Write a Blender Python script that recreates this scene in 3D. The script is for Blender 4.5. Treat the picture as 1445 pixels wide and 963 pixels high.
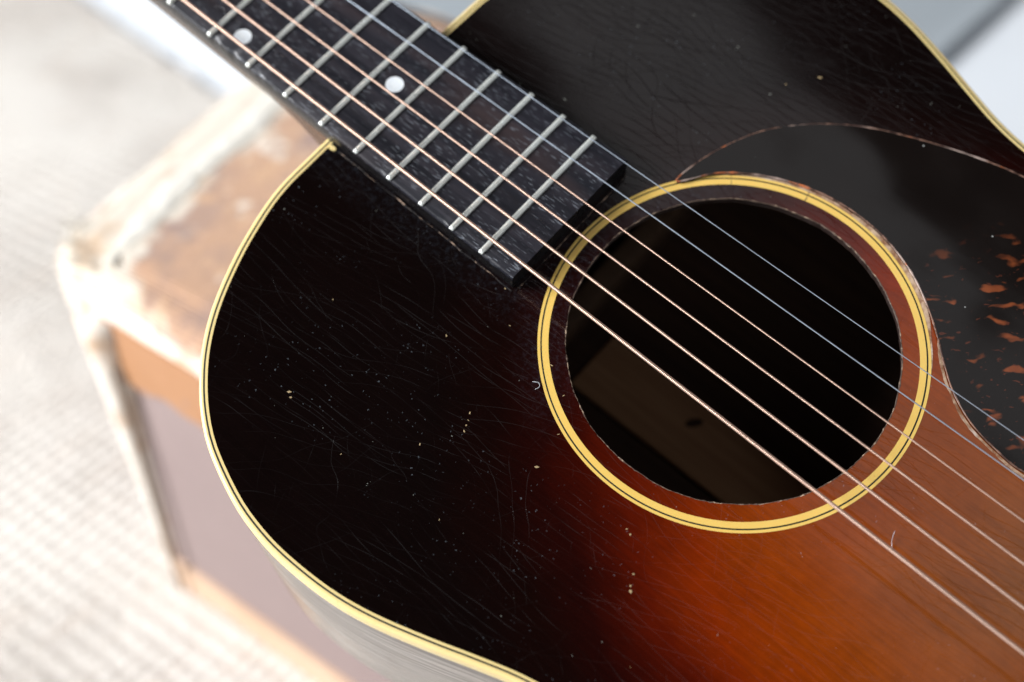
import bpy, bmesh, math, random
import numpy as np
from mathutils import Vector, Matrix
random.seed(7); rng = np.random.default_rng(7)
S = bpy.context.scene
for o in list(bpy.data.objects): bpy.data.objects.remove(o)
COL = S.collection
MM = 0.001

# ------------------------------------------------------------------ camera
# guitar frame: x towards the bridge, y towards the treble side, z out of the soundboard (mm, origin = soundhole centre)
G = Matrix(((0.94483298, 0.10667301, 0.30969583),
            (0.0, 0.94548457, -0.32566691),
            (-0.3275525, 0.30770083, 0.893325)))          # guitar -> world (guitar lies tilted on the case)
cam_d = bpy.data.cameras.new('camera'); cam = bpy.data.objects.new('camera', cam_d); COL.objects.link(cam)
S.camera = cam
CX, CD, CF = Vector((0.7765095, 0.6269137, -0.06334197)), Vector((0.35653932, -0.52004005, -0.77616883)), Vector((-0.51953124, 0.58011857, -0.62733543))
m = Matrix((CX, -CD, -CF)).transposed().to_4x4(); m.translation = Vector((0.174854, -0.295206, 0.279402))
cam.matrix_world = m
cam_d.sensor_width = 36; cam_d.lens = 50.77
cam_d.clip_start = 0.02; cam_d.clip_end = 50
cam_d.dof.use_dof = True; cam_d.dof.focus_distance = 0.428; cam_d.dof.aperture_fstop = 4.7; cam_d.dof.aperture_blades = 9

# ------------------------------------------------------------------ light
w = bpy.data.worlds.new('World'); S.world = w; w.use_nodes = True
nt = w.node_tree; bg = nt.nodes['Background']
tc = nt.nodes.new('ShaderNodeTexCoord'); sx = nt.nodes.new('ShaderNodeSeparateXYZ'); rp = nt.nodes.new('ShaderNodeValToRGB')
nt.links.new(tc.outputs['Generated'], sx.inputs[0]); nt.links.new(sx.outputs['Z'], rp.inputs[0]); nt.links.new(rp.outputs[0], bg.inputs[0])
e = rp.color_ramp.elements
e[0].position = 0.0; e[0].color = (1.05, 1.07, 1.12, 1)
e[1].position = 0.75; e[1].color = (0.024, 0.020, 0.019, 1)
x = rp.color_ramp.elements.new(0.35); x.color = (0.50, 0.51, 0.54, 1)
bg.inputs[1].default_value = 1.0
def area(name, gpos, gtarget, sx_, sy_, radiance, color, turn=0.0):
    """window / bounce lamp placed in the guitar frame (metres); radiance in W/sr/m2"""
    l = bpy.data.lights.new(name, 'AREA'); l.shape = 'RECTANGLE'; l.size = sx_; l.size_y = sy_
    l.energy = radiance * math.pi * sx_ * sy_; l.color = color
    o = bpy.data.objects.new(name, l); COL.objects.link(o)
    P = G @ Vector(gpos); T = G @ Vector(gtarget)
    z = (P - T).normalized(); xx = (G @ Vector((math.cos(turn), math.sin(turn), 0))); yy = z.cross(xx).normalized(); xx = yy.cross(z)
    mm = Matrix((xx, yy, z)).transposed().to_4x4(); mm.translation = P; o.matrix_world = mm
    return o
area('window_light', (-2.3, -1.5, 1.35), (-0.1, 0, -0.1), 1.2, 1.2, 50.0, (0.975, 0.985, 1.0))
area('room_bounce', (-0.36, 0.895, 1.6), (-0.36, 0.895, 0), 1.6, 0.37, 0.68, (0.98, 0.975, 1.0), math.radians(-22))
S.view_settings.view_transform = 'Standard'; S.view_settings.look = 'None'
S.view_settings.exposure = 0.0; S.view_settings.gamma = 1
S.render.engine = 'CYCLES'; S.render.resolution_x = 1024; S.render.resolution_y = 682

# ------------------------------------------------------------------ helpers
def tag(o, label=None, cat=None, group=None, kind=None):
    if label: o['label'] = label
    if cat: o['category'] = cat
    if group: o['group'] = group
    if kind: o['kind'] = kind
    return o
def empty(name, mat=None):
    o = bpy.data.objects.new(name, None); o.empty_display_size = 0.05; COL.objects.link(o)
    if mat is not None: o.matrix_world = mat
    return o
def mesh(name, verts, faces, mat, parent=None, smooth=False, scale=MM):
    me = bpy.data.meshes.new(name)
    v = np.asarray(verts, dtype=np.float64) * scale
    me.from_pydata(v.tolist(), [], [list(map(int, f)) for f in faces]); me.update()
    bm = bmesh.new(); bm.from_mesh(me); bmesh.ops.recalc_face_normals(bm, faces=bm.faces); bm.to_mesh(me); bm.free()
    if smooth: me.shade_smooth()
    o = bpy.data.objects.new(name, me); COL.objects.link(o); me.materials.append(mat)
    if parent is not None: o.parent = parent
    return o
def smooth_angle(o, deg=35):
    me = o.data; me.shade_smooth()
    try: me.set_sharp_from_angle(angle=math.radians(deg))
    except Exception: pass
    return o
def catmull(P, closed, step):
    P = np.asarray(P, float); n = len(P); out = []
    for i in range(n if closed else n - 1):
        p0, p1, p2, p3 = (P[(i - 1) % n], P[i], P[(i + 1) % n], P[(i + 2) % n]) if closed else (P[max(i - 1, 0)], P[i], P[i + 1], P[min(i + 2, n - 1)])
        k = max(1, int(np.linalg.norm(p2 - p1) / step))
        for j in range(k):
            t = j / k
            out.append(0.5 * ((2 * p1) + (-p0 + p2) * t + (2 * p0 - 5 * p1 + 4 * p2 - p3) * t * t + (-p0 + 3 * p1 - 3 * p2 + p3) * t ** 3))
    if not closed: out.append(P[-1])
    return np.array(out)
def normals2(P, closed=True):
    if closed: d = np.roll(P, -1, 0) - np.roll(P, 1, 0)
    else: d = np.gradient(P, axis=0)
    d = d[:, :2] / np.linalg.norm(d[:, :2], axis=1)[:, None]
    return np.stack([d[:, 1], -d[:, 0]], 1)
def sweep(P, prof, closed=True, nrm=None, closed_prof=True):
    """P 2D path, prof list of (inward offset, z); normals point outwards"""
    N = normals2(P, closed) if nrm is None else nrm
    n, k = len(P), len(prof); V = np.zeros((n, k, 3))
    for j, (o, z) in enumerate(prof):
        V[:, j, :2] = P - N * o; V[:, j, 2] = z
    F = []
    for i in range(n if closed else n - 1):
        a = i; b = (i + 1) % n
        for j in range(k if closed_prof else k - 1):
            c = (j + 1) % k
            F.append((a * k + j, b * k + j, b * k + c, a * k + c))
    if not closed and closed_prof:
        F.append(tuple(range(k))); F.append(tuple((n - 1) * k + j for j in range(k)))
    return V.reshape(-1, 3), F
def tube(path, r, sides=8, cap=True):
    path = np.asarray(path, float); n = len(path)
    r = np.broadcast_to(np.asarray(r, float), (n,))
    T = np.gradient(path, axis=0); T /= np.linalg.norm(T, axis=1)[:, None]
    up = np.array([0, 0, 1.0]) if abs(T[0][2]) < .9 else np.array([1.0, 0, 0])
    A = np.cross(T, up); A /= np.linalg.norm(A, axis=1)[:, None]; B = np.cross(A, T)
    th = np.linspace(0, 2 * np.pi, sides, endpoint=False)
    V = path[:, None, :] + r[:, None, None] * (np.cos(th)[None, :, None] * A[:, None, :] + np.sin(th)[None, :, None] * B[:, None, :])
    i = np.arange(n - 1)[:, None]; j = np.arange(sides)[None, :]; jn = (j + 1) % sides
    F = np.stack(np.broadcast_arrays(i * sides + j, i * sides + jn, (i + 1) * sides + jn, (i + 1) * sides + j), -1).reshape(-1, 4)
    F = F.tolist()
    if cap: F.append(list(range(sides))); F.append([(n - 1) * sides + q for q in range(sides)])
    return V.reshape(-1, 3), F
def plate(name, outline, holes, z0, z1, mat, parent, bevel=None):
    """flat plate with holes: outline + hole loops, from z0 (bottom) to z1 (top)"""
    bm = bmesh.new(); loops = []
    for L in [outline] + holes:
        vs = [bm.verts.new((p[0] * MM, p[1] * MM, z1 * MM)) for p in L]
        es = [bm.edges.new((vs[i], vs[(i + 1) % len(vs)])) for i in range(len(vs))]
        loops.append(es)
    bmesh.ops.triangle_fill(bm, use_beauty=True, use_dissolve=False, edges=[e for l in loops for e in l])
    for f in bm.faces:
        if f.normal.z < 0: f.normal_flip()
    r = bmesh.ops.extrude_face_region(bm, geom=list(bm.faces))
    for v in [g for g in r['geom'] if isinstance(g, bmesh.types.BMVert)]: v.co.z = z0 * MM
    bmesh.ops.recalc_face_normals(bm, faces=bm.faces)
    me = bpy.data.meshes.new(name); bm.to_mesh(me); bm.free(); me.materials.append(mat)
    o = bpy.data.objects.new(name, me); COL.objects.link(o); o.parent = parent
    if bevel:
        b = o.modifiers.new('bevel', 'BEVEL'); b.width = bevel * MM; b.segments = 2; b.limit_method = 'ANGLE'; b.angle_limit = math.radians(50)
    return o
def box(name, lo, hi, mat, parent, bev=0.0):
    bm = bmesh.new(); bmesh.ops.create_cube(bm, size=1)
    for v in bm.verts:
        for a in range(3): v.co[a] = (lo[a] + (v.co[a] + .5) * (hi[a] - lo[a])) * MM
    if bev: bmesh.ops.bevel(bm, geom=list(bm.edges), offset=bev * MM, segments=3, affect='EDGES', profile=.5)
    me = bpy.data.meshes.new(name); bm.to_mesh(me); bm.free(); me.materials.append(mat)
    o = bpy.data.objects.new(name, me); COL.objects.link(o); o.parent = parent
    return smooth_angle(o)

# ------------------------------------------------------------------ materials
class NT:
    def __init__(s, name):
        s.m = bpy.data.materials.new(name); s.m.use_nodes = True; s.t = s.m.node_tree
        s.b = s.t.nodes['Principled BSDF']; s.tc = s.n('ShaderNodeTexCoord'); s.co = s.tc.outputs['Object']
    def n(s, ty, **k):
        x = s.t.nodes.new(ty)
        for a, b in k.items(): setattr(x, a, b)
        return x
    def l(s, a, b): s.t.links.new(a, b)
    def put(s, sock, v):
        if isinstance(v, bpy.types.NodeSocket): s.l(v, sock)
        else:
            if isinstance(v, (tuple, list)) and len(v) == 3 and sock.type == 'RGBA': v = (*v, 1)
            sock.default_value = v
    def math(s, op, a, b=0.0, c=None, clamp=False):
        x = s.n('ShaderNodeMath', operation=op, use_clamp=clamp); s.put(x.inputs[0], a); s.put(x.inputs[1], b)
        if c is not None: s.put(x.inputs[2], c)
        return x.outputs[0]
    def mapv(s, scale=(1, 1, 1), loc=(0, 0, 0), rot=(0, 0, 0), src=None):
        x = s.n('ShaderNodeMapping'); s.l(src or s.co, x.inputs[0]); x.inputs['Scale'].default_value = scale
        x.inputs['Location'].default_value = loc; x.inputs['Rotation'].default_value = rot; return x.outputs[0]
    def noise(s, scale, detail=3, rough=.5, src=None, dist=0.0, color=False):
        x = s.n('ShaderNodeTexNoise'); s.l(src or s.co, x.inputs['Vector']); x.inputs['Scale'].default_value = scale
        x.inputs['Detail'].default_value = detail; x.inputs['Roughness'].default_value = rough; x.inputs['Distortion'].default_value = dist
        return x.outputs['Color' if color else 'Fac']
    def vor(s, scale, feature='F1', src=None, rnd=1.0, out='Distance'):
        x = s.n('ShaderNodeTexVoronoi', feature=feature); s.l(src or s.co, x.inputs['Vector']); x.inputs['Scale'].default_value = scale
        x.inputs['Randomness'].default_value = rnd; return x.outputs[out], x
    def step(s, v, lo, hi, a=0.0, b=1.0):
        x = s.n('ShaderNodeMapRange', interpolation_type='SMOOTHSTEP'); s.put(x.inputs[0], v)
        for i, q in enumerate((lo, hi, a, b)): x.inputs[i + 1].default_value = q
        return x.outputs[0]
    def ramp(s, v, stops, interp='LINEAR'):
        x = s.n('ShaderNodeValToRGB'); s.put(x.inputs[0], v); cr = x.color_ramp; cr.interpolation = interp
        while len(cr.elements) < len(stops): cr.elements.new(0.5)
        for e_, (p, c) in zip(cr.elements, stops): e_.position = p; e_.color = (*c, 1)
        return x.outputs[0]
    def mix(s, f, a, b):
        x = s.n('ShaderNodeMix', data_type='RGBA'); s.put(x.inputs[0], f); s.put(x.inputs[6], a); s.put(x.inputs[7], b); return x.outputs[2]
    def warp(s, src, scale, amt, detail=2):
        c = s.noise(scale, detail, .5, src, color=True)
        a = s.n('ShaderNodeVectorMath', operation='SUBTRACT'); s.l(c, a.inputs[0]); a.inputs[1].default_value = (.5, .5, .5)
        b = s.n('ShaderNodeVectorMath', operation='SCALE'); s.l(a.outputs[0], b.inputs[0]); b.inputs['Scale'].default_value = amt
        d = s.n('ShaderNodeVectorMath', operation='ADD'); s.l(src or s.co, d.inputs[0]); s.l(b.outputs[0], d.inputs[1]); return d.outputs[0]
    def bump(s, h, dist, strength=1.0, prev=None):
        x = s.n('ShaderNodeBump'); s.put(x.inputs['Height'], h); x.inputs['Distance'].default_value = dist; x.inputs['Strength'].default_value = strength
        if prev: s.l(prev, x.inputs['Normal'])
        return x.outputs[0]
    def out(s, color=None, rough=None, normal=None, metal=0.0, **k):
        if color is not None: s.put(s.b.inputs['Base Color'], color)
        if rough is not None: s.put(s.b.inputs['Roughness'], rough)
        if normal is not None: s.l(normal, s.b.inputs['Normal'])
        s.put(s.b.inputs['Metallic'], metal)
        for a, v in k.items(): s.put(s.b.inputs[a.replace('_', ' ')], v)
        return s.m
def simple(name, col, rough=.5, metal=0., nscale=60, var=.12, bumpd=0.0, **k):
    t = NT(name); f = t.noise(nscale, 4, .6)
    c = t.mix(f, tuple(q * (1 - var) for q in col), tuple(min(1, q * (1 + var)) for q in col))
    r = t.step(t.noise(nscale * 1.7, 3), .3, .7, rough * .85, rough * 1.15)
    nn = t.bump(t.noise(nscale * 4, 4, .6), bumpd) if bumpd else None
    return t.out(c, r, nn, metal, **k)

def lacquer(name, burst=True, wear=1.0):
    """aged nitro lacquer: sunburst colour, checking lines, hairline scratches, dust and chips"""
    t = NT(name)
    sep = t.n('ShaderNodeSeparateXYZ'); t.l(t.co, sep.inputs[0]); X, Y = sep.outputs[0], sep.outputs[1]
    if burst:
        wob = t.math('MULTIPLY', t.math('SUBTRACT', t.noise(22, 3), .5), .30)
        dx = t.math('POWER', t.math('ABSOLUTE', t.math('DIVIDE', t.math('SUBTRACT', X, .170), .206)), 2.0)
        dy = t.math('POWER', t.math('ABSOLUTE', t.math('DIVIDE', Y, .122)), 2.0)
        d = t.math('ADD', t.math('ADD', dx, dy), wob)
        d = t.math('DIVIDE', d, 1.6)
        base = t.ramp(d, [(0.0, (.170, .054, .0115)), (.12, (.190, .043, .0040)), (.30, (.205, .0310, .0009)), (.42, (.155, .0150, .0005)),
                          (.52, (.068, .0046, .0005)), (.60, (.032, .0022, .0005)), (.69, (.0120, .0011, .0006)), (.82, (.0046, .0009, .0006)), (1.0, (.0026, .0010, .0009))])
        # spruce grain and mottled pigment under the lacquer
        g1 = t.noise(1.0, 5, .65, t.mapv((25, 900, 25)))
        g2 = t.noise(260, 5, .7)
        g3 = t.noise(38, 4, .6)
        gv = t.math('ADD', t.math('ADD', t.step(g1, .28, .72, .84, 1.10), t.step(g2, .3, .7, -.06, .06)), t.step(g3, .3, .7, -.10, .10))
        hs = t.n('ShaderNodeHueSaturation'); t.l(base, hs.inputs['Color']); t.l(gv, hs.inputs['Value']); base = hs.outputs[0]
    else:
        base = t.mix(t.noise(30, 4), (.0035, .0025, .0022), (.0075, .0045, .0035))
    # lacquer checking: long, thin lines fanning across the top
    def checks(rot, F_, amp, ns, wd, loc):
        src = t.mapv((1, 1, 1), rot=(0, 0, math.radians(rot)), loc=loc)
        sp = t.n('ShaderNodeSeparateXYZ'); t.l(src, sp.inputs[0])
        f = t.math('ADD', t.math('MULTIPLY', sp.outputs[1], F_), t.math('MULTIPLY', t.noise(ns, 2, .5, t.mapv((1, 1.6, 1), src=src)), amp))
        f = t.math('FRACT', f)
        ln = t.step(t.math('ABSOLUTE', t.math('SUBTRACT', f, .5)), 0.0, wd, 1, 0)
        return t.math('MULTIPLY', ln, t.step(t.noise(34, 3, .65, t.mapv((.7, 2.2, 1), src=src)), .38, .66))
    l1 = t.math('MAXIMUM', checks(-8, 340, 5.0, 16, .040, (0, 0, 0)), checks(5, 260, 6.0, 13, .032, (.3, .8, 0)))
    l1 = t.math('MAXIMUM', l1, checks(-24, 190, 5.0, 15, .022, (.7, .1, 0)))
    l2 = t.math('MAXIMUM', checks(-62, 120, 5.0, 14, .014, (.6, .2, 0)), checks(48, 150, 7.0, 17, .016, (.1, .4, 0)))
    w3 = t.warp(t.mapv(loc=(.7, .1, 0), rot=(0, 0, .9)), 14, .05, 4)
    c3, _ = t.vor(1.0, 'DISTANCE_TO_EDGE', t.mapv((22, 34, 1), src=w3))
    l3 = t.step(c3, 0.0, .0025, .5, 0)
    fade = t.step(t.noise(30, 3, .6), .36, .62, .35, 1); fade2 = t.step(t.noise(28, 3, .6, t.mapv(loc=(.4, 0, 0))), .45, .65, 0, 1)
    fade3 = t.step(t.noise(60, 3, .6, t.mapv(loc=(.1, .6, 0))), .50, .66, 0, 1)
    lines = t.math('ADD', t.math('ADD', t.math('MULTIPLY', l1, fade), t.math('MULTIPLY', l2, fade2)), t.math('MULTIPLY', l3, fade3), clamp=True)
    # fine dust, tiny chips
    def specks(scale, rad, dens, loc, sz=.5):
        v, node = t.vor(scale, 'F1', t.warp(t.mapv(loc=loc), scale * 2.2, .9 / scale, 2))
        sp = t.n('ShaderNodeSeparateColor'); t.l(node.outputs['Color'], sp.inputs[0])
        rr = t.math('MULTIPLY', sp.outputs[1], rad)
        m1 = t.math('LESS_THAN', v, rr); m2 = t.math('LESS_THAN', sp.outputs[0], dens)
        return t.math('MULTIPLY', m1, m2)
    cl = t.step(t.noise(26, 3, .6, t.mapv(loc=(.9, .3, 0))), .44, .70, 0, 1)
    s1 = t.math('MULTIPLY', specks(800, .20, .60, (0, 0, 0)), cl)
    s2 = specks(260, .10, .26, (.5, .2, 0))
    s3 = specks(95, .045, .10, (.1, .8, 0))
    smear = t.step(t.noise(34, 5, .7, t.mapv(loc=(.33, .71, 0))), .50, .78, 0, 1)
    col = t.mix(t.math('MULTIPLY', lines, .018 * wear), base, (.28, .28, .30))
    col = t.mix(t.math('MULTIPLY', s1, .17 * wear), col, (.50, .58, .66))
    col = t.mix(t.math('MULTIPLY', s2, .26 * wear), col, (.45, .47, .42))
    col = t.mix(t.math('MULTIPLY', s3, .6 * wear), col, (.34, .25, .12))
    # fine dust rubbed into the corner along the fretboard and round the hole
    ed1 = t.math('MULTIPLY', t.step(Y, -.044, -.029, 0, 1), t.math('MULTIPLY', t.step(Y, -.024, -.018, 1, 0), t.step(X, -.052, -.060, 0, 1)))
    rr_ = t.math('SQRT', t.math('ADD', t.math('MULTIPLY', X, X), t.math('MULTIPLY', Y, Y)))
    ed2 = t.math('MULTIPLY', t.step(rr_, .0700, .0580, 0, 1), t.step(X, -.018, -.040, 0, 1))
    dust = t.math('MULTIPLY', t.math('MAXIMUM', t.math('MULTIPLY', ed1, .8), ed2), t.step(t.noise(520, 5, .8), .46, .72, .06, 1))
    col = t.mix(t.math('MULTIPLY', dust, .040 * wear), col, (.30, .38, .50))
    ro = t.step(t.noise(12, 4, .6), .3, .7, .07, .13)
    ro = t.math('ADD', ro, t.math('MULTIPLY', lines, .15)); ro = t.math('ADD', ro, t.math('MULTIPLY', smear, .07))
    b = t.bump(t.noise(7, 2, .4), .0020, 1.0)
    b = t.bump(t.noise(1.0, 3, .5, t.mapv((6, 120, 6))), .00002, 1.0, b)
    b = t.bump(t.math('MULTIPLY', lines, -1), .00003, .8, b)
    return t.out(col, ro, b, 0, IOR=1.5)

M_top = lacquer('sunburst_lacquer')
def cream(name, c1, c2, rough=.32):
    t = NT(name); f = t.noise(45, 4, .6); g = t.noise(400, 4, .7)
    c = t.mix(f, c1, c2); c = t.mix(t.step(g, .60, .75, 0, .35), c, (.42, .25, .09))
    return t.out(c, rough, t.bump(g, .00002), Subsurface_Weight=.15, Subsurface_Radius=(.002, .001, .0005), Subsurface_Scale=.5)
M_bind = cream('aged_cream_binding', (.72, .54, .21), (.78, .62, .30))
M_ring = cream('yellowed_ring', (.72, .46, .10), (.80, .55, .15), .28)
M_line = simple('black_line', (.003, .006, .004), .6)
def hole_edge():
    t = NT('chipped_raw_edge'); n1 = t.noise(330, 4, .7); n2 = t.noise(60, 3, .6)
    f = t.math('MULTIPLY', t.step(n1, .50, .60), t.step(n2, .40, .55, .25, 1))
    return t.out(t.mix(f, (.085, .055, .040), (.45, .33, .23)), .5, t.bump(n1, .0004))
M_hole = hole_edge()
def wood(name, c1, c2, rough=.5, s=1.0):
    t = NT(name); g = t.noise(1, 5, .65, t.mapv((14 * s, 260 * s, 260 * s))); c = t.mix(t.step(g, .3, .7), c1, c2)
    return t.out(c, rough, t.bump(g, .0001))
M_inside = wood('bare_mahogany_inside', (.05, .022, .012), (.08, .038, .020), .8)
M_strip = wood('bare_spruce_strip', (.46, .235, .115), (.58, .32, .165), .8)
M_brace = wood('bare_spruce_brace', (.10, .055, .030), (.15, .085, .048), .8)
def side_mat():
    t = NT('side_lacquer'); g = t.noise(1, 5, .6, t.mapv((30, 30, 300)))
    c = t.mix(g, (.018, .012, .010), (.040, .026, .020))
    v, node = t.vor(70, 'F1'); sp = t.n('ShaderNodeSeparateColor'); t.l(node.outputs['Color'], sp.inputs[0])
    chip = t.math('MULTIPLY', t.math('LESS_THAN', v, .10), t.math('LESS_THAN', sp.outputs[0], .12))
    c = t.mix(chip, c, (.05, .02, .015))
    h = t.noise(1, 3, .5, t.mapv((14, 14, 90)))
    return t.out(c, t.step(t.noise(20, 4), .3, .7, .10, .20), t.bump(h, .0009), IOR=1.9)
M_side = side_mat()
M_neck = simple('neck_lacquer', (.055, .034, .024), .28, nscale=40, var=.4)
def board():
    t = NT('rosewood_board')
    g = t.noise(1, 4, .6, t.mapv((18, 420, 100)))
    c = t.mix(t.step(g, .3, .7), (.0060, .0066, .0105), (.0175, .0160, .0235))
    c = t.mix(t.step(t.noise(1, 3, .5, t.mapv((9, 60, 10))), .5, .75), c, (.034, .020, .020))
    # open pores: short pale dashes along the grain
    p1 = t.noise(1, .5, .5, t.mapv((300, 2300, 900))); dens = t.step(t.noise(1, 3, .6, t.mapv((35, 120, 40))), .35, .62)
    pores = t.math('MULTIPLY', t.step(p1, .62, .70), dens)
    c = t.mix(t.math('MULTIPLY', pores, .27), c, (.34, .38, .44))
    v, _ = t.vor(700, 'F1'); dust = t.math('MULTIPLY', t.math('LESS_THAN', v, .10), t.step(t.noise(70, 3), .55, .7))
    c = t.mix(t.math('MULTIPLY', dust, .22), c, (.5, .55, .6))
    h = t.math('SUBTRACT', g, t.math('MULTIPLY', pores, .8))
    return t.out(c, t.step(g, .3, .7, .36, .50), t.bump(h, .00004), IOR=1.5)
M_board = board()
M_fret = simple('nickel_fret', (.88, .92, .86), .30, .62, nscale=150, var=.10, bumpd=.00003)
def pearl():
    t = NT('pearl_dot'); n = t.noise(300, 3, .6, dist=2)
    return t.out(t.ramp(n, [(.3, (.66, .72, .78)), (.55, (.80, .84, .86)), (.8, (.62, .66, .70))]), .22)
M_pearl = pearl()
M_bronze = simple('bronze_winding', (.56, .38, .295), .36, .7, nscale=80, var=.08)
M_steel = simple('plain_steel', (.44, .50, .58), .35, .8, nscale=80, var=.05)
def guard():
    t = NT('tortoise_pickguard')
    base = t.mix(t.noise(30, 3), (.0034, .0026, .0024), (.0075, .0050, .0042))
    wv = t.warp(t.mapv(rot=(0, 0, -.78)), 90, .0080, 3)
    n1 = t.noise(1, 2, .45, t.mapv((105, 250, 10), src=wv))
    n2 = t.noise(1, 3, .5, t.mapv((320, 620, 10), (.2, .4, 0), src=wv))
    sep = t.n('ShaderNodeSeparateXYZ'); t.l(t.co, sep.inputs[0])
    reg = t.step(t.math('SUBTRACT', sep.outputs[0], t.math('MULTIPLY', sep.outputs[1], .62)), -.024, .012, 0, 1)
    reg = t.math('MULTIPLY', reg, t.step(t.noise(24, 2, .5, t.mapv(loc=(.13, .37, 0))), .34, .52))
    f1 = t.math('MULTIPLY', t.step(n1, .600, .715), reg); f2 = t.math('MULTIPLY', t.step(n2, .635, .69), t.math('MULTIPLY', reg, .6))
    c = t.mix(f1, base, t.mix(t.noise(200, 3), (.10, .022, .008), (.27, .070, .022)))
    c = t.mix(f2, c, (.10, .025, .012))
    v, node = t.vor(260, 'F1'); sp = t.n('ShaderNodeSeparateColor'); t.l(node.outputs['Color'], sp.inputs[0])
    d = t.math('MULTIPLY', t.math('LESS_THAN', v, .07), t.math('LESS_THAN', sp.outputs[0], .16))
    c = t.mix(t.math('MULTIPLY', d, .7), c, (.5, .52, .5))
    b = t.bump(t.noise(11, 2, .4), .0036); b = t.bump(t.noise(1, 3, .5, t.mapv((12, 40, 1))), .00006, 1, b)
    return t.out(c, t.step(t.noise(30, 3), .3, .7, .07, .13), b, IOR=1.43)
M_guard = guard()
def guard_edge():  # edge highlight put into the colour, mottled tan and orange-brown
    t = NT('pickguard_edge_highlight'); n1 = t.noise(170, 4, .7); n2 = t.noise(55, 2, .5)
    c = t.mix(t.step(n1, .42, .58), (.05, .024, .018), (.22, .12, .085)); c = t.mix(t.step(n2, .50, .60), c, (.40, .30, .26)); c = t.mix(t.step(t.noise(90, 3, .6, t.mapv(loc=(.3, .1, 0))), .60, .66), c, (.42, .12, .04))
    return t.out(c, .4)
M_gedge = guard_edge()
def raw_strip():
    t = NT('bare_wood_strip'); n1 = t.noise(240, 4, .7); n2 = t.noise(50, 3, .6)
    c = t.mix(t.step(n1, .35, .65), (.20, .09, .045), (.50, .36, .25)); c = t.mix(t.step(n2, .55, .7), c, (.66, .56, .48))
    return t.out(c, .45, t.bump(n1, .0003))
M_raw = raw_strip()

# ------------------------------------------------------------------ setting: floor, rug, cloth
FLOOR = -318.0
def floor_mat():
    t = NT('white_floor'); n = t.noise(3, 4)
    return t.out(t.mix(n, (.78, .83, .88), (.84, .88, .92)), .35, t.bump(t.noise(20, 3), .0005))
fl = mesh('floor', [(-6000, -6000, FLOOR), (6000, -6000, FLOOR), (6000, 6000, FLOOR), (-6000, 6000, FLOOR)], [(0, 1, 2, 3)], floor_mat())
fl['kind'] = 'structure'

def rug():
    t = NT('cream_wool')
    n1 = t.noise(7, 4, .6); n2 = t.noise(1, 3, .6, t.mapv((60, 14, 10))); n3 = t.noise(260, 3, .6)
    c = t.mix(t.step(n1, .38, .62), (.68, .645, .595), (.54, .50, .455)); c = t.mix(t.step(n2, .5, .75, 0, .55), c, (.60, .52, .45))
    c = t.mix(t.step(n3, .5, .75, 0, .5), c, (.72, .70, .68))
    mat = t.out(c, .95, t.bump(n3, .002), Sheen_Weight=.2)
    # ribbed weave as relief: ribs along y every 6 mm, loops along each rib
    x0, x1, y0 = -1500, 260, -900
    xs = np.arange(x0, x1, 1.8); ys = np.arange(y0, 470, 2.6)
    XX, YY = np.meshgrid(xs, ys, indexing='ij')
    top = 392 - 0.22 * (XX + 850)                            # the far edge of the rug runs slightly askew
    YY = np.where(YY > top, top, YY)
    wob = sum(np.sin(XX * a / 40 + YY * b / 40 + c_ * 6) for a, b, c_ in rng.normal(size=(10, 3))) / 3.2
    rib = np.sin(XX / 9.0 * 2 * np.pi + .7 * wob); loop = np.sin(YY / 12.0 * 2 * np.pi - .9 * wob)
    ph = rng.normal(size=(8, 3)); big = sum(np.sin(XX * a / 120 + YY * b / 120 + c_ * 6) for a, b, c_ in ph) / 8
    Z = FLOOR + 8 + (1.1 * rib + .9 * loop * (rib > 0)) * (1 + .12 * wob) + 1.6 * big + rng.normal(size=XX.shape) * .25
    n, k = XX.shape
    V = np.stack([XX, YY, Z], -1).reshape(-1, 3) * MM
    i = np.arange(n - 1)[:, None]; j = np.arange(k - 1)[None, :]
    F = np.stack(np.broadcast_arrays(i * k + j, (i + 1) * k + j, (i + 1) * k + j + 1, i * k + j + 1), -1).reshape(-1)
    me = bpy.data.meshes.new('weave'); me.vertices.add(len(V)); me.vertices.foreach_set('co', V.ravel().astype(np.float32))
    nf = len(F) // 4; me.loops.add(len(F)); me.loops.foreach_set('vertex_index', F.astype(np.int32))
    me.polygons.add(nf); me.polygons.foreach_set('loop_start', (np.arange(nf) * 4).astype(np.int32))
    me.update(calc_edges=True); me.validate(); me.shade_smooth(); me.materials.append(mat)
    o = bpy.data.objects.new('woven_rug', me); COL.objects.link(o)
    tag(o, 'cream ribbed woven rug spread on the floor under the worn case', 'rug')
rug()
def cloth():
    t = NT('grey_blue_cloth'); n = t.noise(6, 3)
    mt = t.out(t.mix(n, (.30, .34, .37), (.38, .42, .45)), .8, t.bump(t.noise(900, 2), .0003))
    xs = np.linspace(-760, -253, 70); ys = np.linspace(560, 1500, 90); V = []; F = []
    for x_ in xs:
        for y_ in ys:
            u = (x_ + 253)
            V.append((x_, y_, FLOOR + 3 + 3 * math.exp(-(u / 14) ** 2) + 2 * math.sin(x_ / 90 + y_ / 160)))
    k = len(ys)
    for i in range(len(xs) - 1):
        for j in range(k - 1): F.append((i * k + j, (i + 1) * k + j, (i + 1) * k + j + 1, i * k + j + 1))
    o = mesh('floor_cloth', V, F, mt, smooth=True); s_ = o.modifiers.new('thickness', 'SOLIDIFY'); s_.thickness = .002
    tag(o, 'smooth grey-blue cloth on the white floor behind the treble side of the guitar', 'cloth')
cloth()

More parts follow.
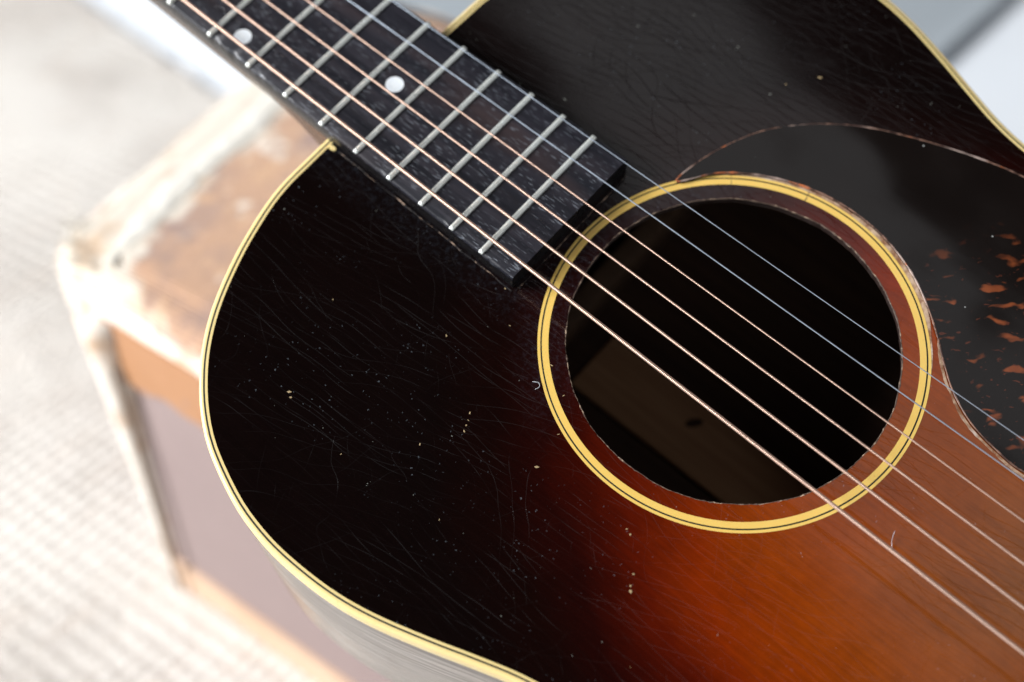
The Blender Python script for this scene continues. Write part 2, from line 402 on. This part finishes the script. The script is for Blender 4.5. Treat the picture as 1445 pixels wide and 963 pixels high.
# ------------------------------------------------------------------ the worn tweed case the guitar rests on
def make_case():
    root = empty('tweed_case', Matrix.Translation((-.2, .1, FLOOR * MM)))
    tag(root, 'old boxy tweed case with frayed cream edges and orange leather band, under the guitar neck', 'case')
    def put(o): o.parent = root; o.matrix_parent_inverse = root.matrix_world.inverted(); return o
    # --- materials
    t = NT('worn_tweed')
    sep = t.n('ShaderNodeSeparateXYZ'); t.l(t.co, sep.inputs[0]); X, Y, Z = sep.outputs
    wx = t.math('SINE', t.math('MULTIPLY', t.math('ADD', X, Y), 1500)); wy = t.math('SINE', t.math('MULTIPLY', t.math('SUBTRACT', X, Y), 1500))
    wv = t.math('MULTIPLY', wx, wy)
    brown = t.mix(t.step(wv, -.6, .6), (.36, .195, .115), (.60, .37, .235))
    brown = t.mix(t.step(t.noise(28, 4, .6), .4, .7), brown, (.30, .20, .17))
    brown = t.mix(t.step(t.noise(85, 3, .6), .5, .68, 0, .7), brown, (.60, .36, .20))
    brown = t.mix(t.step(t.noise(45, 4, .6, t.mapv(loc=(.31, .17, 0))), .58, .70, 0, .9), brown, (.78, .70, .60))
    # distance from the worn rims (left edge runs askew)
    left = t.math('ADD', t.math('ADD', X, .336), t.math('MULTIPLY', Y, .28))      # 0 at the ridge, grows to the right
    front = t.math('ADD', Y, t.math('MULTIPLY', t.math('ADD', X, .350), .26))
    n = t.math('MULTIPLY', t.math('SUBTRACT', t.noise(45, 4, .6), .5), .045)
    nf = t.math('MULTIPLY', t.math('SUBTRACT', t.noise(28, 4, .6), .5), .050)
    e1 = t.step(t.math('ADD', left, n), .006, .018, 1, 0); e2 = t.step(t.math('ADD', front, nf), -.004, .006, 1, 0)
    worn = t.math('MAXIMUM', e1, e2)
    pale = t.mix(t.step(t.noise(38, 4, .6, t.mapv(loc=(.6, .1, .3))), .47, .66, 0, .8), (.70, .63, .53), (.56, .39, .25))
    pale = t.mix(t.step(t.noise(22, 3, .5, t.mapv(loc=(.2, .9, .3))), .68, .74, 0, .8), pale, (.70, .30, .20))
    c = t.mix(worn, brown, pale)
    tweed = t.out(c, .9, t.bump(t.math('ADD', wv, t.math('MULTIPLY', t.noise(90, 4), 3)), .0005), Sheen_Weight=.2)
    t = NT('frayed_cream_cloth'); n = t.noise(120, 4, .7)
    frayed = t.out(t.mix(t.step(n, .3, .7), (.64, .60, .51), (.78, .75, .69)), .95, t.bump(n, .004), Sheen_Weight=.3)
    t = NT('orange_leather'); n = t.noise(26, 4, .6)
    c = t.mix(n, (.31, .145, .062), (.42, .215, .108)); c = t.mix(t.step(t.noise(50, 3, .6, t.mapv(loc=(.4, .4, .1))), .62, .70), c, (.25, .16, .14))
    leather = t.out(c, .5, t.bump(t.noise(300, 3), .0003))
    t = NT('taupe_cloth'); n = t.noise(18, 4, .6)
    taupe = t.out(t.mix(n, (.225, .167, .160), (.275, .210, .198)), .8, t.bump(t.noise(1200, 2), .0002))
    t = NT('dark_edge'); dark = t.out(t.mix(t.noise(60, 3), (.16, .12, .10), (.42, .33, .25)), .7)
    t = NT('faded_trim'); trim = t.out(t.mix(t.noise(40, 3), (.48, .30, .19), (.62, .46, .34)), .8)
    t = NT('worn_pale_rim')
    n = t.noise(40, 4, .6)
    rim = t.out(t.mix(t.step(n, .40, .72), (.72, .67, .60), (.54, .37, .24)), .85, t.bump(t.noise(200, 3), .0015))
    # --- body: askew quadrilateral with rounded corners, closed box
    c4 = [(-376, -14), (-452, 282), (-62, 282), (-62, -28)]
    def rounded(pts, r, k=8):
        out = []; n = len(pts)
        for i in range(n):
            p0, p1, p2 = (np.array(pts[(i + q) % n], float) for q in (-1, 0, 1))
            a = (p0 - p1) / np.linalg.norm(p0 - p1); b = (p2 - p1) / np.linalg.norm(p2 - p1)
            for s in range(k + 1):
                u = s / k; A, B = p1 + a * r, p1 + b * r
                out.append((1 - u) ** 2 * A + 2 * u * (1 - u) * p1 + u * u * B)
        return np.array(out)
    R0 = rounded(c4, 26)                                        # winding: front-left, back-left, back-right, front-right (clockwise)
    area2 = np.sum(R0[:, 0] * np.roll(R0[:, 1], -1) - np.roll(R0[:, 0], -1) * R0[:, 1])
    if area2 < 0: R0 = R0[::-1]
    R1 = R0
    # lid: tweed top with rounded shoulder
    prof = [(0, -135), (0, -122)]
    for a in range(0, 91, 15): prof.append((16 - 16 * math.cos(math.radians(a)), -118 + 14 * math.sin(math.radians(a))))
    prof += [(18.5, -102.0), (22, -101.0)]
    V, F = sweep(R0, prof, True, closed_prof=False)
    n_, k_ = len(R0), len(prof)
    F.append([i * k_ + k_ - 1 for i in range(n_)]); F.append([i * k_ for i in range(n_)][::-1])
    put(smooth_angle(mesh('lid', V, F, tweed), 50))
    # walls
    B0 = rounded([(-336, -20), (-430, 282), (-62, 282), (-62, -29)], 10)
    if np.sum(B0[:, 0] * np.roll(B0[:, 1], -1) - np.roll(B0[:, 0], -1) * B0[:, 1]) < 0: B0 = B0[::-1]
    V, F = sweep(B0, [(4, -125), (4, -309), (10, -309), (10, -125)], True); put(smooth_angle(mesh('body', V, F, taupe), 50))
    # leather band right under the lid and pale rim above it; bottom trim
    def band(name, z0, z1, off, mt, amp=0.0, amp1=None, R0=None):
        P = []
        # resample outline densely
        Q = catmull(np.vstack([R0]), True, 4); N = normals2(Q)
        s = np.cumsum(np.r_[0, np.linalg.norm(np.diff(Q, axis=0), axis=1)])
        wz = amp * (np.sin(s / 23) + .6 * np.sin(s / 9.1 + 1) + .4 * np.sin(s / 4.3))
        wt = (amp1 if amp1 is not None else 0) * (np.sin(s / 17 + 2) + .7 * np.sin(s / 7.7))
        n = len(Q); V = np.zeros((n, 4, 3)); 
        for j, (o_, zz, ww) in enumerate([(off, z0, wz), (off, z1, wt), (off + 3, z1, wt), (off + 3, z0, wz)]):
            V[:, j, :2] = Q - N * o_; V[:, j, 2] = zz + ww
        F = [(a * 4 + j, ((a + 1) % n) * 4 + j, ((a + 1) % n) * 4 + (j + 1) % 4, a * 4 + (j + 1) % 4) for a in range(n) for j in range(4)]
        return put(smooth_angle(mesh(name, V.reshape(-1, 3), F, mt), 50))
    band('leather_band', -159, -124, 1.5, leather, 2.2, None, B0)
    band('worn_rim', -132, -112, -.8, rim, 2.6, 1.0, R1)
    band('bottom_trim', -309, -290, 1.2, trim, 1.0, None, B0)
    # ridge piping along the top and the corner trims
    rd = catmull([(-333, -6), (-337, 4), (-342, 20), (-348, 40), (-357, 72), (-364, 103), (-375, 141), (-392, 200), (-408, 256)], False, 5)
    nz = len(rd); path = np.c_[rd, np.full(nz, -98.0)]; path[:, 0] += np.sin(np.arange(nz) / 3.0) * 1.2
    path[:, 2] = -101.5; V, F = tube(path, np.minimum(9.0, 2 + np.arange(len(path)) * .9) + rng.normal(size=len(path)) * .6, 12); V[:, 2] = -101.6 + (V[:, 2] + 101.5) * .22; put(mesh('piping', V, F, frayed, smooth=True))
    k = 0
    for cx, cy in ((-334, -15),):
        V, F = tube([(cx, cy, z) for z in np.linspace(-308, -125, 20)], np.linspace(4, 13, 20), 8); put(mesh('corner_trim', V, F, rim, smooth=True))
        V, F = tube([(cx + 10, cy - 8, z) for z in np.linspace(-306, -150, 20)], 1.3, 8); put(mesh('corner_seam', V, F, dark, smooth=True))
    V, F = [], []
    for q in range(160):                                        # frayed threads standing off the rim
        i = rng.integers(0, len(R0)); b = R0[i] + (R0[(i + 1) % len(R0)] - R0[i]) * rng.random()
        z = -104 + rng.normal() * 3; d = rng.normal(size=3); d /= np.linalg.norm(d); L = 4 + 8 * rng.random()
        inn = (np.array([-200, 110]) - b); inn /= np.linalg.norm(inn); b = b + inn * 8
        pth = [np.r_[b, z] + d * L * s + np.array([0, 0, 2 * s * s]) for s in (0, .5, 1)]
        v, f = tube(pth, .35, 4); base = len(V); V += v.tolist(); F += [[a + base for a in ff] for ff in f]
    put(tag(mesh('loose_thread', V, F, frayed), kind='stuff'))
make_case()

# ------------------------------------------------------------------ the guitar
gm = G.to_4x4()
GR = empty('acoustic_guitar', gm)
tag(GR, 'vintage sunburst acoustic guitar with scratched dark lacquer and cream binding, resting on a worn case', 'guitar')

half = [(-145.3, 0), (-145.3, 14), (-145.3, 28), (-145.1, 39), (-144.9, 47), (-143.6, 56.5), (-140.6, 68), (-137.4, 77.6), (-132.8, 88.6), (-127.9, 97.9),
        (-121.8, 106.7), (-115.0, 114.2), (-107.0, 121.2), (-96.9, 127.6), (-82, 133.6), (-70.6, 136.4), (-57.6, 137.6), (-40.6, 136.8),
        (-25.8, 134.0), (-9.2, 128.8), (4.4, 123.9), (17.3, 119.6), (30, 117.0), (44, 115.8), (60, 116.6), (80, 121), (105, 132), (135, 149), (170, 168),
        (205, 182), (240, 188), (270, 186), (300, 174), (325, 153), (343, 122), (354, 85), (359, 45)]
bass_half = [(a, -b) for a, b in half]
full = [(a, -b) for a, b in half[1:]] + [(360, 0)] + half[1:][::-1] + [half[0]]
O = catmull(full, True, 3.0)
if np.sum(O[:, 0] * np.roll(O[:, 1], -1) - np.roll(O[:, 0], -1) * O[:, 1]) < 0: O = O[::-1]
NO = normals2(O)
for _ in range(4):
    NO = (np.roll(NO, 1, 0) + 2 * NO + np.roll(NO, -1, 0)); NO /= np.linalg.norm(NO, axis=1)[:, None]
def ring_pts(r, n=240): a = np.linspace(0, 2 * np.pi, n, endpoint=False); return np.stack([r * np.cos(a), r * np.sin(a)], 1)
# hole rim slightly irregular (worn)
a_ = np.linspace(0, 2 * np.pi, 360, endpoint=False)
rh = 50.9 + .10 * np.sin(a_ * 9) + .08 * np.sin(a_ * 23 + 1) + rng.normal(size=360) * .05
hole = np.stack([rh * np.cos(a_), rh * np.sin(a_)], 1)
plate('soundboard', O - NO * 2.75, [hole], -3.0, 0.0, M_top, GR)
V, F = sweep(O, [(0, -6.2), (-.05, -3), (0, -1.2), (.18, -.5), (.55, -.08), (1.0, .04), (1.5, .05), (1.5, -2), (1.5, -6.2)], nrm=NO)
smooth_angle(mesh('binding', V, F, M_bind, GR), 60)
V, F = sweep(O, [(1.45, .052), (2.0, .052), (2.0, -2), (1.45, -2)], nrm=NO); mesh('binding_line', V, F, M_line, GR)
V, F = sweep(O, [(2.0, .05), (2.8, .05), (2.8, -2), (2.0, -2)], nrm=NO); mesh('inner_binding', V, F, M_bind, GR)
V, F = sweep(O, [(.12, -6.2), (.0, -20), (.0, -88), (.6, -92), (2.2, -92), (2.2, -3.2), (1.4, -6.2)], nrm=NO); smooth_angle(mesh('side', V, F, M_side, GR), 40)
V, F = sweep(O, [(2.25, -84), (8, -88.5), (8, -89.5), (2.25, -89.5)], nrm=NO); mesh('lining', V, F, M_brace, GR)
V, F = sweep(O, [(2.25, -3.1), (8, -3.1), (8, -5), (2.25, -13)], nrm=NO); mesh('lining', V, F, M_brace, GR)
plate('back', O - NO * .7, [], -94.5, -91.9, M_side, GR)
plate('back_lining', O - NO * 2.4, [], -91.8, -90.4, M_inside, GR)
# back centre strip and ladder braces seen through the soundhole
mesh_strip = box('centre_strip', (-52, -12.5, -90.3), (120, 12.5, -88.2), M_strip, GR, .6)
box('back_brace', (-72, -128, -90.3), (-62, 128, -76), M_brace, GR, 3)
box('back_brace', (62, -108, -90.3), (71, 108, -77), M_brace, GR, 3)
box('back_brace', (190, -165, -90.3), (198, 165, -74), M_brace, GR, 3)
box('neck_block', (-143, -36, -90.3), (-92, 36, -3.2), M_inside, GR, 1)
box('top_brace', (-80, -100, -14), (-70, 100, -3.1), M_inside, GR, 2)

# rosette round the soundhole
def ringmesh(name, r0, r1, z, mt):
    P = ring_pts(r1, 360); V, F = sweep(P, [(0, z - 1), (0, z), (r1 - r0, z), (r1 - r0, z - 1)]); return mesh(name, V, F, mt, ROS)
ROS = tag(bpy.data.objects.new('rosette', None)); COL.objects.link(ROS); ROS.parent = GR
ringmesh('outer_ring', 58.42, 59.3, .045, M_ring)
ringmesh('dark_ring', 57.94, 58.42, .047, M_line)
ringmesh('inner_ring', 55.95, 57.94, .05, M_ring)
for aa, wd_ in ((103.5, .22), (128, .12)):
    a = math.radians(aa); ca, sa = math.cos(a), math.sin(a); V = []
    for q in range(9):
        rr_ = 55.9 + 3.5 * q / 8; j = .12 * math.sin(q * 2.1)
        for sgn in (-1, 1): V.append((rr_ * ca - (j + sgn * wd_ * (.6 + .4 * math.sin(q))) * sa, rr_ * sa + (j + sgn * wd_ * (.6 + .4 * math.sin(q))) * ca, .056))
    mesh('ring_crack', V, [(2 * q, 2 * q + 1, 2 * q + 3, 2 * q + 2) for q in range(8)], M_brace, ROS)
# worn raw edge of the hole
pp = np.c_[hole * (1 - .12 / 50.9), np.full(360, -.20)]; pp = np.vstack([pp, pp[:1]])
V, F = tube(pp, np.clip(.20 + rng.normal(size=361) * .07, .08, .5), 6, cap=False); mesh('hole_edge', V, F, M_hole, GR)
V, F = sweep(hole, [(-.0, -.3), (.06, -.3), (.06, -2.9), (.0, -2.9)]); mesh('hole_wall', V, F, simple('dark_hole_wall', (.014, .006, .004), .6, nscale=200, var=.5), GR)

# ---- pickguard
pg_top = [(-48.2, 33.2), (-47.4, 43.3), (-43.9, 55.1), (-38.7, 66.0), (-31.7, 74.8), (-23.1, 82.7), (-12.9, 89.4), (-1.7, 94.6), (10.3, 99.2), (22.5, 103.0), (34.4, 105.6),
          (55, 108), (78, 106), (98, 98), (113, 85), (121, 68), (120, 50), (112, 35), (101, 25.5)]
pg_in = [(88.6, 21.8), (79.6, 22.2), (68.6, 24.6), (59.0, 29.6), (52.6, 34.8), (44.6, 42.2), (37.6, 47.8), (28.6, 53.6), (19.4, 57.5), (10.2, 59.8), (0, 60.5), (-10.0, 59.5), (-20, 56.6), (-30, 51.8), (-40, 44.2)]
PG = catmull(pg_top + pg_in, True, 1.5)
# keep the tip sharp
i0 = np.argmin(np.linalg.norm(PG - np.array([-48.2, 33.2]), axis=1))
if np.sum(PG[:, 0] * np.roll(PG[:, 1], -1) - np.roll(PG[:, 0], -1) * PG[:, 1]) < 0: PG = PG[::-1]
pgo = plate('pickguard', PG, [], .02, 1.05, M_guard, GR, .25)
smooth_angle(pgo, 25)
# lit edge of the pickguard: highlight painted as a pale mottled tube
NP = normals2(PG); path = np.c_[PG - NP * .05, np.full(len(PG), .95)]; path = np.vstack([path, path[:1]])
V, F = tube(path, np.clip(.24 + rng.normal(size=len(path)) * .07, .08, .5), 6, cap=False); mesh('pickguard_edge', V, F, M_gedge, pgo)
# strip of bare wood left between rosette and pickguard
ang = np.radians(np.linspace(30, 139, 140)); ri = np.full(140, 59.32)
ro_ = np.array([60.3 + .2 * math.sin(a * 7) + .2 * math.sin(a * 23) + .5 * math.sin(2 * (a - .5)) for a in ang])
f_ = np.clip(np.minimum(np.arange(140), 139 - np.arange(140)) / 22, 0, 1); ro_ = ri + (ro_ - ri) * f_
V = np.concatenate([np.c_[ri * np.cos(ang), ri * np.sin(ang), np.full(140, .02)], np.c_[ro_ * np.cos(ang), ro_ * np.sin(ang), np.full(140, .07)]])
F = [(i, i + 1, 140 + i + 1, 140 + i) for i in range(139)]
mesh('bare_strip', V, F, M_raw, GR)
# bare wood sliver along the lower pickguard edge
sl = catmull([(44.5, 44), (52.2, 35.0), (58.6, 29.6), (68.4, 24.4), (79.6, 22.0), (88.6, 21.4), (97, 22.8)], False, 1.2); N2 = normals2(sl, False)
wd = .5 + .35 * np.abs(np.sin(np.arange(len(sl)) / 5.0)) + rng.random(len(sl)) * .25
V = np.concatenate([np.c_[sl, np.full(len(sl), .03)], np.c_[sl + (N2 if (N2[5][1] < 0) else -N2) * wd[:, None], np.full(len(sl), .04)]]); n = len(sl)
mesh('bare_strip', V, [(i, i + 1, n + i + 1, n + i) for i in range(n - 1)], M_raw, GR)

# ---- neck, fretboard, frets
SC, H = 628.65, 133.19
def fx(n): return -(SC * 2 ** (-n / 12) - H)
def hw(x): return 25.374 + .02110 * (x + (SC / 2 - H))
YO = -1.118
XN = fx(5) - 6                                                  # the neck is built well past the edge of the picture
XE = -63.4
def board_mesh():
    xs = np.unique(np.r_[np.linspace(XN, XE, 260)]); V = []; F = []
    for i, x_ in enumerate(xs):
        h = hw(x_); j = rng.normal() * .05
        nick = 0
        for nx, nd in ((-197.5, 1.0), (-188.5, .9), (-176, .35), (-120, .3), (-93, .35)):
            nick += nd * math.exp(-((x_ - nx) / 1.3) ** 2)
        z1 = 6.5
        sec = [(-h + .1, .05), (-h + j * .3, 1.5), (-h + j + nick * .6, 5.4), (-h + .35 + nick, 6.25 - nick * .3), (-h + .9 + nick, z1), (-h / 2, z1 + .12), (0, z1 + .18), (h / 2, z1 + .12), (h - .8, z1), (h - .2, 6.2), (h, 5.6), (h, 1.5), (h - .1, .05)]
        for y_, z_ in sec: V.append((x_, YO + y_, z_))
    k = 13
    for i in range(len(xs) - 1):
        for j in range(k): F.append((i * k + j, (i + 1) * k + j, (i + 1) * k + (j + 1) % k, i * k + (j + 1) % k))
    F.append(tuple(range(k))); F.append(tuple((len(xs) - 1) * k + j for j in range(k)))
    return V, F
V, F = board_mesh(); FB = smooth_angle(mesh('fretboard', V, F, M_board, GR), 40)
FB.data.materials.append(simple('black_lacquered_edge', (.0045, .0040, .0045), .28, nscale=120, var=.4))
for p_ in FB.data.polygons:
    if abs(p_.normal.z) < .35 and p_.center.z < .0058: p_.material_index = 1
def fret_mesh(n):
    x0 = fx(n); h = hw(x0); V = []; F = []
    ys = np.r_[np.linspace(-h - .12, -h + 1.2, 6), np.linspace(-h + 3, h - 3, 24), np.linspace(h - 1.2, h + .12, 6)]
    for y_ in ys:
        e_ = min(1.0, max(0.0, (h + .12 - abs(y_)) / 1.1)); s = math.sqrt(1 - (1 - e_) ** 2) * .9 + .1
        zc = 6.48 + .18 * (1 - (y_ / h) ** 2)
        for a in np.linspace(0, math.pi, 9): V.append((x0 + 0.88 * math.cos(a) * (0.8 + .2 * s), YO + y_, zc + 1.0 * math.sin(a) ** .8 * s))
    k = 9
    for i in range(len(ys) - 1):
        for j in range(k): F.append((i * k + j, (i + 1) * k + j, (i + 1) * k + (j + 1) % k, i * k + (j + 1) % k))
    F.append(tuple(range(k))); F.append(tuple((len(ys) - 1) * k + j for j in range(k)))
    return V, F
for n in range(6, 20):
    V, F = fret_mesh(n); smooth_angle(mesh('fret', V, F, M_fret, FB), 50)
def disc(name, x_, y_, z_, rx, ry, th, mt, parent, n=32, rot=0):
    V = [(x_, y_, z_ + th)]; F = []
    for i in range(n):
        a = 2 * math.pi * i / n; dx, dy = rx * math.cos(a), ry * math.sin(a)
        V.append((x_ + dx * math.cos(rot) - dy * math.sin(rot), y_ + dx * math.sin(rot) + dy * math.cos(rot), z_ + th))
    for i in range(n):
        a = 2 * math.pi * i / n; dx, dy = rx * math.cos(a), ry * math.sin(a)
        V.append((x_ + dx * math.cos(rot) - dy * math.sin(rot), y_ + dx * math.sin(rot) + dy * math.cos(rot), z_ - 1))
    for i in range(n):
        j = (i + 1) % n; F.append((0, 1 + i, 1 + j)); F.append((1 + i, 1 + n + i, 1 + n + j, 1 + j))
    return mesh(name, V, F, mt, parent)
for x_, y_ in ((-190.6, -19.2), (-190.6, 17.0), (-139.0, -.4)): disc('position_marker', x_, y_, 6.66 if abs(y_) > 5 else 6.7, 3.05, 3.05, .03, M_pearl, FB)
disc('binding_end', -141.2, -28.7, .02, 1.5, .75, .5, M_bind, GR, 16, .05)
disc('knot', -8, 4.6, -88.15, 3.4, 1.7, .05, M_inside, GR, 14, .9)
# neck shaft and heel as one loft
def neck_mesh():
    xs = np.r_[np.linspace(XN, -186, 24), np.linspace(-183, -145.6, 26)]; V = []; F = []; k = 17
    for x_ in xs:
        h = hw(x_) - .25; u = max(0, (x_ + 186) / 40.4); dep = 19 + 70 * (u ** 2.2) * (1 if u < 1 else 1)
        narrow = 1 - .35 * u
        for a in np.linspace(0, math.pi, k):
            yy = -math.cos(a) * h; s = math.sin(a) ** .75
            ny = yy * (1 - (1 - narrow) * s)
            V.append((x_, YO + ny, -dep * s + .2))
    for i in range(len(xs) - 1):
        for j in range(k): F.append((i * k + j, (i + 1) * k + j, (i + 1) * k + (j + 1) % k, i * k + (j + 1) % k))
    F.append(tuple(range(k))); F.append(tuple((len(xs) - 1) * k + j for j in range(k)))
    return V, F
V, F = neck_mesh(); smooth_angle(mesh('neck', V, F, M_neck, GR), 60)
# pale glue line where the fretboard meets the soundboard
def glue_mat():
    t = NT('cracked_glue_line'); n = t.noise(140, 4, .7); c = t.mix(t.step(n, .48, .60), (.008, .006, .006), (.36, .25, .18)); return t.out(c, .5)
MG = glue_mat()
gp = [(x_, YO - hw(x_) - .95 + .12 * math.sin(x_ / 3.1) + .08 * math.sin(x_ / 1.3), .02) for x_ in np.linspace(-139, -63, 120)]
V, F = tube(gp, np.clip(.13 + .09 * np.sin(np.arange(120) / 6.0) + rng.normal(size=120) * .04, .03, .4), 6); mesh('glue_line', V, F, MG, GR)
gp = [(-61.9 + .1 * math.sin(y_ / 2), y_, .02) for y_ in np.linspace(-29, 25, 60)]
V, F = tube(gp, np.clip(.10 + rng.normal(size=60) * .05, .03, .3), 6); mesh('glue_line', V, F, MG, GR)

# ---- bridge (beyond the edge of the picture, where the strings end)
box('bridge', (128, -78, .02), (162, 78, 8.0), M_board, GR, 2.5)
box('saddle', (131.5, -36, 7.9), (135, 36, 11.2), M_bind, GR, .5)

# ---- strings
def smake(k, diam, wound):
    q = (k - 2.5) / 2.5; z12, zs = 10.118, 11.353
    A = np.array([-(SC - H), q * 18.57 - .7256, 2 * z12 - zs]); B = np.array([H, q * 26.22 - .7256, zs])
    def at(x_): return A + (B - A) * (x_ - A[0]) / (B[0] - A[0])
    x0 = XN - 4
    if wound:
        pitch = wound; n = int((B[0] - x0) / pitch * 4); xs = np.linspace(x0, B[0], n)
        P = A[None] + (B - A)[None] * ((xs - A[0]) / (B[0] - A[0]))[:, None]
        r = diam / 2 * (1 - .13 * (.5 + .5 * np.cos(np.arange(n) * math.pi / 2)))
        V, F = tube(P, r, 8)
        me = mesh('string', V, F, M_bronze, GR)
        me.data.shade_smooth()
    else:
        xs = np.linspace(x0, B[0], 60); P = A[None] + (B - A)[None] * ((xs - A[0]) / (B[0] - A[0]))[:, None]
        V, F = tube(P, diam / 2, 12); me = mesh('string', V, F, M_steel, GR, smooth=True)
    return me
for k, (d, wd_) in enumerate(((1.32, .50), (1.05, .40), (.80, .30), (.60, .24), (.42, 0), (.31, 0))):
    o = smake(k, d, wd_); o['label'] = 'bronze wound string' if wd_ else 'plain steel string'

# ---- chips in the lacquer (irregular flakes of bare wood, a fraction of a millimetre thick) and lint
def chip_mat():
    t = NT('bare_wood_chip'); n = t.noise(500, 3, .6); return t.out(t.mix(n, (.16, .10, .045), (.50, .38, .20)), .6, t.bump(n, .0002))
MC = chip_mat()

chips = [(-67.2, -27.0, .9), (-65.0, -30.6, .6), (-68.1, -54.3, .55), (-37.3, -41.0, .7), (-28.2, -46.2, .55), (-24.5, -52.8, .5), (-21.4, -56.6, .6),
         (-19.6, -68.5, .9), (-55.6, -39.2, .45), (-103.0, -68.0, .5), (-37.0, 95.4, 1.2), (-44.0, 86.0, .5), (22, -75, .6), (24.5, -79.4, .9), (23.5, -78.2, .6), (12.2, -66.0, .5),
         (14.0, -66.6, .6), (-91.6, -98.8, .9), (-90.0, -99.8, .7), (-45.8, -68.6, .6), (-44.6, -70.6, .45), (-44.0, -72.2, .5), (-43.2, -74.0, .6), (-50.4, -85.6, .6), (-66.0, -103.0, .5), (-30.5, -99.0, .5)]
V, F = [], []
for cx, cy, r in chips:
    k = 9; b0 = len(V); rot = rng.random() * 6; el = .30 + .35 * rng.random(); V.append((cx, cy, .05))
    for ring_, zz in ((1, .045), (1.15, -.05)):
        for i in range(k):
            a = 2 * math.pi * i / k; rr = r * .70 * ring_ * (.7 + .6 * ((i * 7 + int(cx * 10)) % 5) / 5)
            dx, dy = rr * math.cos(a), rr * el * math.sin(a)
            V.append((cx + dx * math.cos(rot) - dy * math.sin(rot), cy + dx * math.sin(rot) + dy * math.cos(rot), zz))
    for i in range(k):
        j = (i + 1) % k; F.append((b0, b0 + 1 + i, b0 + 1 + j)); F.append((b0 + 1 + i, b0 + 1 + k + i, b0 + 1 + k + j, b0 + 1 + j))
tag(mesh('lacquer_chip', V, F, MC, GR), kind='stuff')
M_lint = simple('white_lint', (.62, .64, .68), .8)
def lint(pts, r, label):
    P = catmull(pts, False, .25)
    V, F = tube(P, r, 5); W = np.array([list(G @ Vector(v)) for v in V]); ob = mesh('lint_fibre', W, F, M_lint, smooth=True)
    tag(ob, label, 'lint', 'loose fibres of lint on the guitar')
lint([(-38.2, -48.8, .1), (-36.4, -48.0, .5), (-35.4, -49.0, .5), (-36.0, -50.2, .15)], .06, 'tiny curled pale fibre lying on dark lacquer just left of the soundhole ring')
lint([(73.2, -22.0, .1), (71.4, -19.6, .9), (70.6, -17.2, 1.4)], .06, 'short upright pale fibre on the orange lacquer between the two lowest strings')
